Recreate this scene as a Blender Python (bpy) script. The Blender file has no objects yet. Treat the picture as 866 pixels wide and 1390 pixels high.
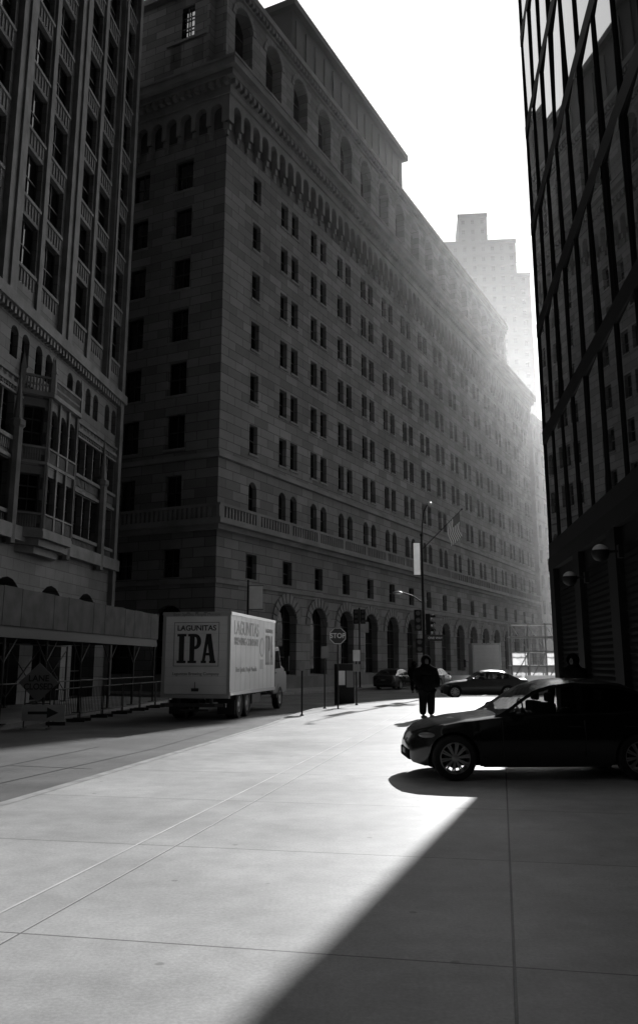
import bpy, bmesh, math, random
from mathutils import Vector, Matrix, Euler
random.seed(7)
R=math.radians
scn=bpy.context.scene; COL=scn.collection
scn.view_settings.view_transform='Standard'; scn.view_settings.look='None'; scn.view_settings.exposure=0
AZ,EL=R(18.4),R(27.5)
# ---------------------------------------------------------------- materials
def mat(name,c,rough=.7,metal=0.0,noise=0.0,nscale=3.0,bump=0.0,bscale=40.0,spec=.5,coat=0.0,ior=1.5,cr=.03):
    m=bpy.data.materials.new(name); m.use_nodes=True
    nt=m.node_tree; b=nt.nodes['Principled BSDF']
    if isinstance(c,(int,float)): c=(c,c,c)
    b.inputs['Base Color'].default_value=(*c,1); b.inputs['Roughness'].default_value=rough; b.inputs['IOR'].default_value=ior
    b.inputs['Metallic'].default_value=metal; b.inputs['Specular IOR Level'].default_value=spec
    b.inputs['Coat Weight'].default_value=coat; b.inputs['Coat Roughness'].default_value=cr
    tc=nt.nodes.new('ShaderNodeTexCoord')
    if noise:
        n=nt.nodes.new('ShaderNodeTexNoise'); n.inputs['Scale'].default_value=nscale; n.inputs['Detail'].default_value=6
        nt.links.new(tc.outputs['Object'],n.inputs['Vector'])
        mr=nt.nodes.new('ShaderNodeMapRange'); mr.inputs['From Min'].default_value=.3; mr.inputs['From Max'].default_value=.7
        mr.inputs['To Min'].default_value=1-noise; mr.inputs['To Max'].default_value=1+noise
        nt.links.new(n.outputs['Fac'],mr.inputs['Value'])
        vm=nt.nodes.new('ShaderNodeVectorMath'); vm.operation='SCALE'; vm.inputs[0].default_value=c
        nt.links.new(mr.outputs[0],vm.inputs['Scale']); nt.links.new(vm.outputs[0],b.inputs['Base Color'])
    if bump:
        n=nt.nodes.new('ShaderNodeTexNoise'); n.inputs['Scale'].default_value=bscale; n.inputs['Detail'].default_value=4
        nt.links.new(tc.outputs['Object'],n.inputs['Vector'])
        bp=nt.nodes.new('ShaderNodeBump'); bp.inputs['Strength'].default_value=bump; bp.inputs['Distance'].default_value=.03
        nt.links.new(n.outputs['Fac'],bp.inputs['Height']); nt.links.new(bp.outputs[0],b.inputs['Normal'])
    return m
def brickmat(name,c1,c2,cm,bw,rh,mortar,rough=.85,bump=.6,dist=.04,flat=False,rot=0,stain=.25,offset=.5,sscale=.15,fine=30,mid=0):
    m=bpy.data.materials.new(name); m.use_nodes=True
    nt=m.node_tree; N=nt.nodes; L=nt.links; b=N['Principled BSDF']; b.inputs['Roughness'].default_value=rough
    tc=N.new('ShaderNodeTexCoord')
    if flat:
        mp=N.new('ShaderNodeMapping'); mp.inputs['Rotation'].default_value=(0,0,rot); L.new(tc.outputs['Object'],mp.inputs['Vector']); vec=mp.outputs[0]
    else:
        s=N.new('ShaderNodeSeparateXYZ'); L.new(tc.outputs['Object'],s.inputs[0])
        a=N.new('ShaderNodeMath'); a.operation='ADD'; L.new(s.outputs[0],a.inputs[0]); L.new(s.outputs[1],a.inputs[1])
        cx=N.new('ShaderNodeCombineXYZ'); L.new(a.outputs[0],cx.inputs[0]); L.new(s.outputs[2],cx.inputs[1]); vec=cx.outputs[0]
    br=N.new('ShaderNodeTexBrick'); L.new(vec,br.inputs['Vector']); br.offset=offset
    br.inputs['Scale'].default_value=1; br.inputs['Brick Width'].default_value=bw; br.inputs['Row Height'].default_value=rh
    br.inputs['Mortar Size'].default_value=mortar; br.inputs['Mortar Smooth'].default_value=.2
    br.inputs['Color1'].default_value=(c1,c1,c1,1); br.inputs['Color2'].default_value=(c2,c2,c2,1); br.inputs['Mortar'].default_value=(cm,cm,cm,1)
    col=br.outputs['Color']
    def layer(col,scale,amt,detail=8):
        n=N.new('ShaderNodeTexNoise'); n.inputs['Scale'].default_value=scale; n.inputs['Detail'].default_value=detail; n.inputs['Roughness'].default_value=.65
        L.new(tc.outputs['Object'],n.inputs['Vector'])
        mr=N.new('ShaderNodeMapRange'); mr.inputs['From Min'].default_value=.3; mr.inputs['From Max'].default_value=.7
        mr.inputs['To Min'].default_value=1-amt; mr.inputs['To Max'].default_value=1+amt; L.new(n.outputs['Fac'],mr.inputs['Value'])
        vm=N.new('ShaderNodeVectorMath'); vm.operation='SCALE'; L.new(col,vm.inputs[0]); L.new(mr.outputs[0],vm.inputs['Scale'])
        return vm.outputs[0],n.outputs['Fac']
    col,_=layer(col,sscale,stain)
    if mid:
        col,_=layer(col,3.2,mid)
        vo=N.new('ShaderNodeTexVoronoi'); vo.inputs['Scale'].default_value=1.7; L.new(tc.outputs['Object'],vo.inputs['Vector'])
        q=N.new('ShaderNodeMapRange'); q.inputs['From Min'].default_value=.035; q.inputs['From Max'].default_value=.06; q.inputs['To Min'].default_value=.62; q.inputs['To Max'].default_value=1; L.new(vo.outputs['Distance'],q.inputs['Value'])
        vm=N.new('ShaderNodeVectorMath'); vm.operation='SCALE'; L.new(col,vm.inputs[0]); L.new(q.outputs[0],vm.inputs['Scale']); col=vm.outputs[0]
    col,ff=layer(col,fine,.16,5)
    L.new(col,b.inputs['Base Color'])
    ma=N.new('ShaderNodeMath'); ma.operation='MULTIPLY_ADD'; ma.inputs[1].default_value=-1; L.new(br.outputs['Fac'],ma.inputs[0])
    fm=N.new('ShaderNodeMath'); fm.operation='MULTIPLY'; fm.inputs[1].default_value=.25; L.new(ff,fm.inputs[0]); L.new(fm.outputs[0],ma.inputs[2])
    bp=N.new('ShaderNodeBump'); bp.inputs['Strength'].default_value=bump; bp.inputs['Distance'].default_value=dist
    L.new(ma.outputs[0],bp.inputs['Height']); L.new(bp.outputs[0],b.inputs['Normal'])
    return m
def glassmat(name,tint,ior=1.5):
    m=bpy.data.materials.new(name); m.use_nodes=True; N=m.node_tree.nodes; L=m.node_tree.links
    N.remove(N['Principled BSDF']); o=N['Material Output']
    t=N.new('ShaderNodeBsdfTransparent'); t.inputs[0].default_value=(tint,tint,tint,1)
    g=N.new('ShaderNodeBsdfGlossy'); g.inputs['Roughness'].default_value=.08
    f=N.new('ShaderNodeFresnel'); f.inputs[0].default_value=ior; x=N.new('ShaderNodeMixShader')
    L.new(f.outputs[0],x.inputs[0]); L.new(t.outputs[0],x.inputs[1]); L.new(g.outputs[0],x.inputs[2]); L.new(x.outputs[0],o.inputs[0])
    return m
def transmat(name,c,w=.6,nscale=3):
    m=bpy.data.materials.new(name); m.use_nodes=True; N=m.node_tree.nodes; L=m.node_tree.links
    p=N['Principled BSDF']; p.inputs['Base Color'].default_value=(c,c,c,1); p.inputs['Roughness'].default_value=.7
    t=N.new('ShaderNodeBsdfTranslucent'); tc=N.new('ShaderNodeTexCoord'); n=N.new('ShaderNodeTexNoise'); n.inputs['Scale'].default_value=nscale; L.new(tc.outputs['Object'],n.inputs['Vector'])
    q=N.new('ShaderNodeMapRange'); q.inputs['To Min'].default_value=c*.6; q.inputs['To Max'].default_value=c; L.new(n.outputs['Fac'],q.inputs['Value']); L.new(q.outputs[0],t.inputs['Color'])
    x=N.new('ShaderNodeMixShader'); x.inputs[0].default_value=w; L.new(p.outputs[0],x.inputs[1]); L.new(t.outputs[0],x.inputs[2]); L.new(x.outputs[0],N['Material Output'].inputs[0])
    return m
M=dict(
 fed=brickmat('ashlar_stone',.13,.235,.06,1.7,.62,.022,stain=.28,bump=.8),
 fedtrim=mat('carved_stone',.20,.85,noise=.25,nscale=.6,bump=.4,bscale=12),
 gothic=brickmat('glazed_stone',.13,.19,.06,1.1,.5,.014,stain=.3,sscale=.4,rough=.7,bump=.5),
 gtrim=mat('pale_carved_stone',.19,.7,noise=.3,nscale=1.2,bump=.5,bscale=10),
 win=mat('window_frame_paint',.025,.5), pane=mat('window_glass',.004,.06,spec=.5), farpane=mat('far_window_glass',.06,.5,spec=.2),
 curtain=mat('curtain_glass',.008,.015,spec=.5,ior=2.4), dmetal=mat('dark_metal',.010,.6,metal=.1,spec=.3), granite=mat('dark_granite',.006,.65,noise=.3,nscale=8,spec=.25),
 plaza=brickmat('concrete_paving',.52,.58,.2,3.1,2.75,.010,rough=.5,bump=.5,dist=.008,flat=True,rot=R(11.7),stain=.26,offset=0,sscale=.45,fine=38,mid=.12),
 asphalt=mat('asphalt',.12,.7,noise=.4,nscale=.6,bump=.8,bscale=60), ground=mat('far_asphalt',.06,.85,noise=.2,nscale=.1),
 walk=brickmat('sidewalk_concrete',.25,.30,.12,1.5,1.5,.015,rough=.75,flat=True,rot=R(5),stain=.25,offset=0,sscale=.5,bump=.3,dist=.01),
 kerb=mat('kerb_granite',.36,.7,noise=.3,nscale=3), seam=mat('pale_sealant',.8,.6,noise=.25,nscale=2),
 white=mat('white_paint',.8,.4,noise=.08,nscale=1.5), dirty=mat('worn_white_paint',.6,.5,noise=.2,nscale=2), ink=mat('black_ink',.02,.5), grayink=mat('grey_ink',.2,.5), paleink=mat('pale_grey_ink',.42,.5), cabp=mat('grey_cab_paint',.12,.4),
 net=transmat('debris_netting',.85,.8,2), plastic=transmat('white_plastic',.85,.6), clothw=transmat('flag_cloth_white',.8,.6), clothd=transmat('flag_cloth_dark',.12,.5),
 matte=mat('matte_black_plastic',.008,1,spec=.05),
 chrome=mat('chrome',.12,.4,metal=1), alu=mat('aluminium',.5,.35,metal=.9), rubber=mat('tyre_rubber',.015,.9),
 carpaint=mat('black_car_paint',.006,.2,coat=.6,cr=.06), carpaint2=mat('silver_car_paint',.18,.25,metal=.5,coat=1.0,cr=.3), carpaint3=mat('grey_car_paint',.02,.3,metal=.3,coat=1.0,cr=.36),
 carglass=glassmat('car_glass',.35), interior=mat('car_interior',.01,.9), lamp=mat('lamp_glass',.3,.12,spec=.6),
 red=mat('dark_sign_face',.10,.4), cloth=mat('dark_cloth',.006,1,noise=.3,nscale=8,spec=.05), jean=mat('denim',.008,1,noise=.3,nscale=20,spec=.05), skin=mat('skin',.16,.8,spec=.2),
 ply=mat('weathered_plywood',.05,.8,noise=.7,nscale=1.6), steel=mat('galvanised_steel',.06,.6,metal=.4), globe=mat('opal_globe',.75,.3),
 sidewhite=mat('truck_white',.68,.42,noise=.08,nscale=1), farw=mat('hazy_concrete',.13,.8,noise=.1,nscale=.05), orange=mat('construction_sign_face',.2,.5),
)
# ---------------------------------------------------------------- mesh helpers
def B(): return bmesh.new()
def box(bm,x0,x1,y0,y1,z0,z1,mi=0):
    v=[bm.verts.new(p) for p in ((x0,y0,z0),(x1,y0,z0),(x1,y1,z0),(x0,y1,z0),(x0,y0,z1),(x1,y0,z1),(x1,y1,z1),(x0,y1,z1))]
    for f in ((0,3,2,1),(4,5,6,7),(0,1,5,4),(1,2,6,5),(2,3,7,6),(3,0,4,7)):
        bm.faces.new([v[i] for i in f]).material_index=mi
def quad(bm,*ps,mi=0):
    f=bm.faces.new([bm.verts.new(p) for p in ps]); f.material_index=mi; return f
def tube(bm,p0,p1,r,r1=None,n=10):
    p0,p1=Vector(p0),Vector(p1); r1=r if r1 is None else r1; d=(p1-p0).normalized()
    a=d.orthogonal().normalized(); b=d.cross(a)
    A=[];C=[]
    for i in range(n):
        t=2*math.pi*i/n; o=a*math.cos(t)+b*math.sin(t)
        A.append(bm.verts.new(p0+o*r)); C.append(bm.verts.new(p1+o*r1))
    for i in range(n):
        j=(i+1)%n; bm.faces.new((A[i],A[j],C[j],C[i]))
    bm.faces.new(A[::-1]); bm.faces.new(C)
def lathe(bm,prof,n=24,axis='Z',c=(0,0,0),a0=0,a1=2*math.pi):
    c=Vector(c); rings=[]; full=abs(a1-a0-2*math.pi)<1e-6; m=n if full else n+1
    for r,h in prof:
        ring=[]
        for i in range(m):
            t=a0+(a1-a0)*i/n; u,v=r*math.cos(t),r*math.sin(t)
            p={'Z':(u,v,h),'Y':(u,h,v),'X':(h,u,v)}[axis]; ring.append(bm.verts.new(c+Vector(p)))
        rings.append(ring)
    for k in range(len(rings)-1):
        for i in range(n):
            j=(i+1)%m; bm.faces.new((rings[k][i],rings[k][j],rings[k+1][j],rings[k+1][i]))
def ellip(bm,c,r,u=16,v=10):
    bmesh.ops.create_uvsphere(bm,u_segments=u,v_segments=v,radius=1,matrix=Matrix.Translation(c)@Matrix.Diagonal((*r,1)))
def prism(bm,pts,z0,z1):
    a=[bm.verts.new((x,y,z0)) for x,y in pts]; b=[bm.verts.new((x,y,z1)) for x,y in pts]; n=len(pts)
    bm.faces.new(a[::-1]); bm.faces.new(b)
    for i in range(n): bm.faces.new((a[i],a[(i+1)%n],b[(i+1)%n],b[i]))
def mesh(name,bm,m,smooth=False):
    bmesh.ops.recalc_face_normals(bm,faces=bm.faces[:])
    me=bpy.data.meshes.new(name); bm.to_mesh(me); bm.free()
    for k in (m if isinstance(m,(list,tuple)) else [m]): me.materials.append(k)
    if smooth:
        for p in me.polygons: p.use_smooth=True
    return me
def link(name,me,parent=None,loc=(0,0,0),rot=(0,0,0)):
    o=bpy.data.objects.new(name,me); COL.objects.link(o); o.parent=parent; o.location=loc; o.rotation_euler=rot; return o
def obj(name,bm,m,parent=None,smooth=False,loc=(0,0,0),rot=(0,0,0),bevel=0):
    o=link(name,mesh(name,bm,m,smooth),parent,loc,rot)
    if bevel:
        b=o.modifiers.new('b','BEVEL'); b.width=bevel; b.segments=2; b.limit_method='ANGLE'
    if smooth: o.data.set_sharp_from_angle(angle=R(35))
    return o
def tag(o,label,cat,group=None,kind=None):
    if label:o['label']=label
    if cat:o['category']=cat
    if group:o['group']=group
    if kind:o['kind']=kind
    return o
def thing(name,label,cat,loc=(0,0,0),rz=0,group=None):
    o=link(name,None,None,loc,(0,0,rz)); return tag(o,label,cat,group)
def struct(name,bm,m,**k):
    o=obj(name,bm,m,**k); o['kind']='structure'; return o
SW={}
def mk(d,m):
    if (d.name,m.name) not in SW:
        n=d.copy(); n.materials[0]=m; SW[(d.name,m.name)]=n
    return SW[(d.name,m.name)]
def dup(root,loc,rz,label,group=None,scale=None,swap=None):
    r=root.copy(); COL.objects.link(r); r.location=loc; r.rotation_euler=(0,0,rz); r['label']=label
    if group:r['group']=group
    if scale:r.scale=scale
    def rec(o,n):
        for ch in list(o.children):
            c=ch.copy(); COL.objects.link(c); c.parent=n
            if swap and c.data and c.data.materials and c.data.materials[0]==swap[0]: c.data=mk(ch.data,swap[1])
            rec(ch,c)
    rec(root,r); return r
def text(s,size,m,parent,loc,rot,sx=1,bold=0,name='lettering',ext=.004):
    cu=bpy.data.curves.new('t','FONT'); cu.body=s; cu.size=size; cu.align_x='CENTER'; cu.align_y='CENTER'; cu.extrude=ext; cu.offset=bold
    t=bpy.data.objects.new('t',cu); COL.objects.link(t); dg=bpy.context.evaluated_depsgraph_get(); dg.update()
    me=bpy.data.meshes.new_from_object(t.evaluated_get(dg)); bpy.data.objects.remove(t); me.materials.clear(); me.materials.append(m)
    for v in me.vertices: v.co.x*=sx
    return link(name,me,parent,loc,rot)
def slab_ipa(name,w,h,m,parent,loc,rot):
    bm=B(); t=.003
    def q(*p): 
        a=[bm.verts.new((x*w-w/2,y*h-h/2,t)) for x,y in p]; bm.faces.new(a)
    def r(x0,x1,y0,y1): q((x0,y0),(x1,y0),(x1,y1),(x0,y1))
    s=.085
    r(0,.24,0,s); r(0,.24,1-s,1); r(.05,.19,s,1-s)
    r(.29,.52,0,s); r(.29,.335,1-s,1); r(.335,.465,s,1-s)
    r(.335,.465,1-s,1)
    n=10; cy=.735; ro=(.16,.265); ri=(.045,.16)
    P0=[(.48+ro[0]*math.sin(math.pi*i/n),cy+ro[1]*math.cos(math.pi*i/n)) for i in range(n+1)]; P1=[(.48+ri[0]*math.sin(math.pi*i/n),cy+ri[1]*math.cos(math.pi*i/n)) for i in range(n+1)]
    for i in range(n): q(P0[i],P0[i+1],P1[i+1],P1[i])
    r(.465,.48,cy+ri[1],1); r(.465,.48,cy-ro[1],cy-ri[1])
    r(.64,.78,0,s); r(.86,1.03,0,s)
    q((.67,s),(.75,s),(.85,1),(.77,1)); q((.88,s),(1.01,s),(.9,1),(.77,1)) ; r(.74,.91,.26,.35)
    for v in bm.verts: v.co.x-=.01*w
    return obj(name,bm,m,parent,loc=loc,rot=rot)
def band(bm,f,u0,u1,z0,z1,ops,depth=.35,d0=0):
    u=u0
    for (a,b,za,zb,arch) in sorted(ops):
        if a>u: quad(bm,f(u,d0,z0),f(a,d0,z0),f(a,d0,z1),f(u,d0,z1))
        if za>z0: quad(bm,f(a,d0,z0),f(b,d0,z0),f(b,d0,za),f(a,d0,za)); quad(bm,f(a,d0,za),f(b,d0,za),f(b,d0+depth,za),f(a,d0+depth,za))
        if zb<z1: quad(bm,f(a,d0,zb),f(b,d0,zb),f(b,d0,z1),f(a,d0,z1))
        zs=zb-(b-a)/2 if arch else zb
        for w in (a,b): quad(bm,f(w,d0,za),f(w,d0+depth,za),f(w,d0+depth,zs),f(w,d0,zs))
        if arch:
            c=(a+b)/2;r=(b-a)/2;n=10
            pt=[(c-r*math.cos(math.pi*i/n),zs+r*math.sin(math.pi*i/n)) for i in range(n+1)]
            for (p,q) in zip(pt,pt[1:]):
                quad(bm,f(p[0],d0,p[1]),f(q[0],d0,q[1]),f(q[0],d0,zb+1e-4),f(p[0],d0,zb+1e-4))
                quad(bm,f(p[0],d0,p[1]),f(q[0],d0,q[1]),f(q[0],d0+depth,q[1]),f(p[0],d0+depth,p[1]))
        else: quad(bm,f(a,d0,zb),f(b,d0,zb),f(b,d0+depth,zb),f(a,d0+depth,zb))
        u=b
    if u<u1: quad(bm,f(u,d0,z0),f(u1,d0,z0),f(u1,d0,z1),f(u,d0,z1))
def fbox(bm,f,u0,u1,d0,d1,z0,z1):
    P=[f(u,d,z) for z in (z0,z1) for (u,d) in ((u0,d0),(u1,d0),(u1,d1),(u0,d1))]
    v=[bm.verts.new(p) for p in P]
    for q in ((0,3,2,1),(4,5,6,7),(0,1,5,4),(1,2,6,5),(2,3,7,6),(3,0,4,7)): bm.faces.new([v[i] for i in q])
FS=lambda u,d,z:(u,d,z)
FL=lambda u,d,z:(d,u,z)
WT={}
def wtype(w,h,nx=2,nz=2,far=False):
    k=(w,h,nx,nz,far)
    if k not in WT:
        bm=B(); t=.06
        box(bm,-w/2,-w/2+t,0,.08,0,h); box(bm,w/2-t,w/2,0,.08,0,h); box(bm,-w/2+t,w/2-t,0,.08,0,t); box(bm,-w/2+t,w/2-t,0,.08,h-t,h)
        for i in range(1,nx): x=-w/2+w*i/nx; box(bm,x-.02,x+.02,.015,.075,t,h-t)
        for i in range(1,nz): z=h*i/nz; box(bm,-w/2+t,w/2-t,.01,.07,z-.03,z+.03)
        p=B(); quad(p,(-w/2+.01,.06,.01),(w/2-.01,.06,.01),(w/2-.01,.06,h-.01),(-w/2+.01,.06,h-.01))
        WT[k]=(mesh('window',bm,M['farw'] if far else M['win']),mesh('pane',p,M['farpane'] if far else M['pane']))
    return WT[k]
def windows(parent,specs,limit=100,far=False):
    bpy.context.view_layer.update(); mw=parent.matrix_world; cam=Vector((0,0,1.7))
    specs=sorted(specs,key=lambda s:(mw@Vector(s[1])-cam).length)
    rest=B(); n=0
    for k,loc,rz in specs:
        fm,pm=wtype(*k,far=far)
        if n<limit:
            o=link('window',fm,parent,loc,(0,0,rz)); link('pane',pm,o); n+=1
        else:
            T=Matrix.Translation(loc)@Matrix.Rotation(rz,4,'Z')
            for me,mi in ((fm,0),(pm,1)):
                c=len(rest.verts); cf=len(rest.faces); rest.from_mesh(me); rest.verts.ensure_lookup_table(); rest.faces.ensure_lookup_table()
                for v in rest.verts[c:]: v.co=T@v.co
                for fc in rest.faces[cf:]: fc.material_index=mi
    if len(rest.verts):
        o=obj('distant_windows',rest,[M['farw'],M['farpane']] if far else [M['win'],M['pane']],parent); o['kind']='stuff'
    else: rest.free()
# ---------------------------------------------------------------- ground
bm=B(); quad(bm,(-900,-300,-.16),(900,-300,-.16),(900,1500,-.16),(-900,1500,-.16)); struct('ground',bm,M['ground'])
bm=B(); quad(bm,(-60,-40,-.13),(90,-40,-.13),(150,260,-.13),(-60,260,-.13)); struct('road',bm,M['asphalt'])
K=[(-7,-8),(-5.3,4),(-3.96,11.3),(-2.75,17.9),(-1.5,25),(-.9,30),(-.2,34),(1.0,37.5),(3,41),(5.6,44.2),(9,45),(60,46)]
bm=B(); prism(bm,K+[(60,-8)],-.15,0); struct('plaza_pavement',bm,M['plaza'])
bm=B()
def kerbstrip(pts,w=.16,z=.004):
    out=[]
    for i,p in enumerate(pts):
        a=Vector(pts[max(i-1,0)]);b=Vector(pts[min(i+1,len(pts)-1)]); t=(b-a).normalized(); n=Vector((-t.y,t.x)); out.append((Vector(p)+n*.01,Vector(p)-n*w))
    for (a,b),(c,d) in zip(out,out[1:]):
        quad(bm,(*a,-.15),(*c,-.15),(*c,z),(*a,z)); quad(bm,(*a,z),(*c,z),(*d,z),(*b,z))
kerbstrip(K); struct('plaza_kerb',bm,M['kerb'])
FD=Vector((.4537,.8912)); FN=Vector((.8912,-.4537)); FC=Vector((-6.24,52))
s0=FC+FN*4-FD*4
SW1=[tuple(s0),tuple(s0+FD*150),tuple(s0+FD*150-FN*6),tuple(FC-FN*40+FD*5),tuple(FC-FN*40-FD*4)]
bm=B(); prism(bm,SW1,-.15,0); struct('bank_sidewalk',bm,M['walk'])
bm=B(); kerbstrip([SW1[4],SW1[0],SW1[1]][::1],w=-.16); struct('bank_sidewalk_kerb',bm,M['kerb'])
SW2=[(-7,43.5),(-9.4,20),(-12.4,-10),(-22,-10),(-13,48)]
bm=B(); prism(bm,SW2,-.15,.0); struct('left_sidewalk',bm,M['walk'])
bm=B()
def strip(a,b,w,z=.004):
    a,b=Vector(a),Vector(b); n=(b-a).normalized(); n=Vector((-n.y,n.x))*w/2
    quad(bm,(*(a-n),z),(*(b-n),z),(*(b+n),z),(*(a+n),z))
strip((-3.3,1.2),(2.4,28.8),.024); struct('paving_seam',bm,M['seam'])
bm=B()
for a,b in (((-5.2,13),(-3.6,19.5)),((-3.6,19.5),(-2.6,26)),((-6.6,12),(-4.9,20)),((-5.6,16.4),(-4.0,15.9))): strip(a,b,.03,-.126)
struct('road_tar_seams',bm,M['granite'])
# ---------------------------------------------------------------- the big stone bank building
fed=thing('stone_office_block','huge ashlar stone block with arched base, paired windows and corbelled cornice','building',(FC.x,FC.y,0),math.atan2(FD.y,FD.x))
w=B(); tr=B(); specs=[]
LEN=84; bays=[4.1+4.8*k for k in range(18) if 4.1+4.8*k<82]; rl=[3.4+3.7*k for k in range(9)]
ops=[]
for s in bays[1:]:
    ops.append((s-1.35,s+1.35,.9,5.7,True)); specs.append(((2.7,4.8,3,4),(s,.5,.9),0))
band(w,FS,0,LEN,-.1,6.7,ops,.5)
for s in bays[1:]:
    n=11
    for i in range(n):
        a0=math.pi*i/n+.03;a1=math.pi*(i+1)/n-.03
        p=[(s-q*math.cos(a),4.35+q*math.sin(a)) for q,a in ((1.4,a0),(2.05,a0),(2.05,a1),(1.4,a1))]
        vs=[tr.verts.new((x,-.07,z)) for x,z in p]+[tr.verts.new((x,.02,z)) for x,z in p]
        tr.faces.new(vs[:4])
        for j in range(4): tr.faces.new((vs[j],vs[(j+1)%4],vs[4+(j+1)%4],vs[4+j]))
ops=[(s-.65,s+.65,7.0,8.6,False) for s in bays]; band(w,FS,0,LEN,6.7,10.2,ops)
specs+=[((1.3,1.6,2,2),(s,.3,7.0),0) for s in bays]
opl=[(r-1.2,r+1.2,1,5.2,True) for r in rl]; band(w,FL,0,40,-.1,6.7,opl,.5); specs+=[((2.4,4.2,3,4),(.5,r,1),-math.pi/2) for r in rl[:4]]
band(w,FL,0,40,6.7,10.2,[(r-.7,r+.7,6.9,8.7,False) for r in rl]); specs+=[((1.4,1.8,2,2),(.3,r,6.9),-math.pi/2) for r in rl[:4]]
ops=[];
for i,s in enumerate(bays):
    for dx in ((0,) if i==0 else (-.82,.82)):
        ops.append((s+dx-.5,s+dx+.5,11.3,13.4,True)); specs.append(((1.0,2.1,2,2),(s+dx,.3,11.3),0))
band(w,FS,0,LEN,10.2,14.4,ops)
band(w,FL,0,40,10.2,14.4,[(r-.65,r+.65,11.2,13.4,False) for r in rl]); specs+=[((1.3,2.2,2,2),(.3,r,11.2),-math.pi/2) for r in rl[:4]]
zc=[16.3,19.9,23.6,27.3,31.0,34.6]; edges=[14.4,18.1,21.75,25.45,29.15,32.85,41]
for k,z in enumerate(zc):
    ops=[]
    for i,s in enumerate(bays):
        for dx in ((0,) if i==0 else (-.82,.82)):
            ops.append((s+dx-.52,s+dx+.52,z-1.0,z+1.0,False)); specs.append(((1.04,2.0,1,2),(s+dx,.3,z-1.0),0))
            fbox(tr,FS,s+dx-.6,s+dx+.6,-.08,.05,z-1.15,z-1.003)
    band(w,FS,0,LEN,edges[k],edges[k+1],ops)
    opl=[(r-.75,r+.75,z-1.15,z+1.15,False) for r in rl]; band(w,FL,0,40,edges[k],edges[k+1],opl)
    specs+=[((1.5,2.3,2,2),(.3,r,z-1.15),-math.pi/2) for r in rl[:4]]
    for r in rl[:5]: fbox(tr,FL,r-.85,r+.85,-.08,.05,z-1.3,z-1.153)
def course(z0,z1,p,d=.1):
    fbox(tr,FS,-p,LEN,-p,d,z0,z1); fbox(tr,FL,d,40,-p,d,z0,z1)
course(-.1,.8,.12); course(6.45,6.7,.12); course(9.7,10.0,.35); course(10.0,10.35,.75); course(14.3,14.6,.18)
fbox(tr,FS,-.7,LEN,-.7,-.45,11.05,11.22); fbox(tr,FL,-.45,40,-.7,-.45,11.05,11.22)
x=-.6; i=0
while x<LEN:
    if i%12: fbox(tr,FS,x-.09,x+.09,-.65,-.5,10.35,11.05)
    else: fbox(tr,FS,x-.2,x+.2,-.7,-.45,10.35,11.05)
    x+=.36 if x<45 else .72; i+=1
x=-.2
while x<14: fbox(tr,FL,x-.09,x+.09,-.65,-.5,10.35,11.05); x+=.36
ar=B(); pt=1.25
n=int(LEN/pt)
band(ar,FS,-.5,LEN,37.4,39.4,[(.1+pt*i,.1+pt*i+.92,37.4,38.9,True) for i in range(n)],.5,-.5)
band(ar,FL,-.5,40,37.4,39.4,[(.1+pt*i,.1+pt*i+.92,37.4,38.9,True) for i in range(31)],.5,-.5)
for i in range(n):
    c=-.065+pt*i; fbox(ar,FS,c-.15,c+.15,-.33,.02,36.95,37.4); fbox(ar,FS,c-.1,c+.1,-.18,.02,36.6,36.95)
for i in range(16):
    c=-.065+pt*i; fbox(ar,FL,c-.15,c+.15,-.33,.02,36.95,37.4); fbox(ar,FL,c-.1,c+.1,-.18,.02,36.6,36.95)
obj('corbel_arcade',ar,M['fedtrim'],fed)
dk=B(); fbox(dk,FS,.0,LEN,-.012,.0,37.3,39.3); fbox(dk,FL,0,40,-.012,0,37.3,39.3); obj('arcade_recess',dk,mat('dark_recess_stone',.06,.9,noise=.4,nscale=.8),fed)  # thin sheet in a darker tone set behind the arcade arches
course(39.4,39.8,.62); course(39.8,40.35,.65); course(40.35,40.8,1.1); course(40.8,41.3,1.5); course(41.3,41.45,1.6)
for i in range(int(LEN/.6)): fbox(tr,FS,-.6+.6*i,-.3+.6*i,-1.0,-.6,39.95,40.35)
for i in range(24): fbox(tr,FL,-.6+.6*i,-.3+.6*i,-1.0,-.6,39.95,40.35)
A0=.7; at=B(); ab=[3.0+4.4*k for k in range(17) if 3.0+4.4*k<75]
fS=lambda u,d,z:(u,d+A0,z); fL=lambda u,d,z:(d+A0,u,z)
band(at,fS,A0,76,41,50,[(s-1.2,s+1.2,42.6,48.9,True) for s in ab],.9); specs+=[((2.4,6.3,2,4),(s,A0+.8,42.6),0) for s in ab]
band(at,fL,A0,40,41,50,[(2.6,3.5,42.2,44.0,False),(4.6,5.5,42.2,44.0,False),(9,9.9,42.2,44,False),(11,11.9,42.2,44,False),(2.65,5.55,46.3,48.9,False)],.4)
specs+=[((.9,1.8,1,2),(A0+.35,u,42.2),-math.pi/2) for u in (9.45,11.45)]
fbox(at,fS,0,76,.95,1.2,41,50); 
obj('attic_wall',at,M['fed'],fed)
mirror=mat('bright_reflective_pane',.9,.05,metal=1)
for (ya,yb,za,zb) in ((2.6,5.6,46.2,49),(2.6,3.5,42.2,44),(4.6,5.5,42.2,44)):
    pb=B(); quad(pb,(A0+.3,ya,za),(A0+.3,yb,za),(A0+.3,yb,zb),(A0+.3,ya,zb)); obj('attic_pane',pb,mirror,fed)
gb=B()
for i in range(5): y=2.65+2.9*i/4; box(gb,A0+.12,A0+.2,y-.04,y+.04,46.3,48.9)
for i in range(4): z=46.3+2.6*i/3; box(gb,A0+.13,A0+.19,2.65,5.55,z-.04,z+.04)
obj('window_grid',gb,M['win'],fed)
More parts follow.
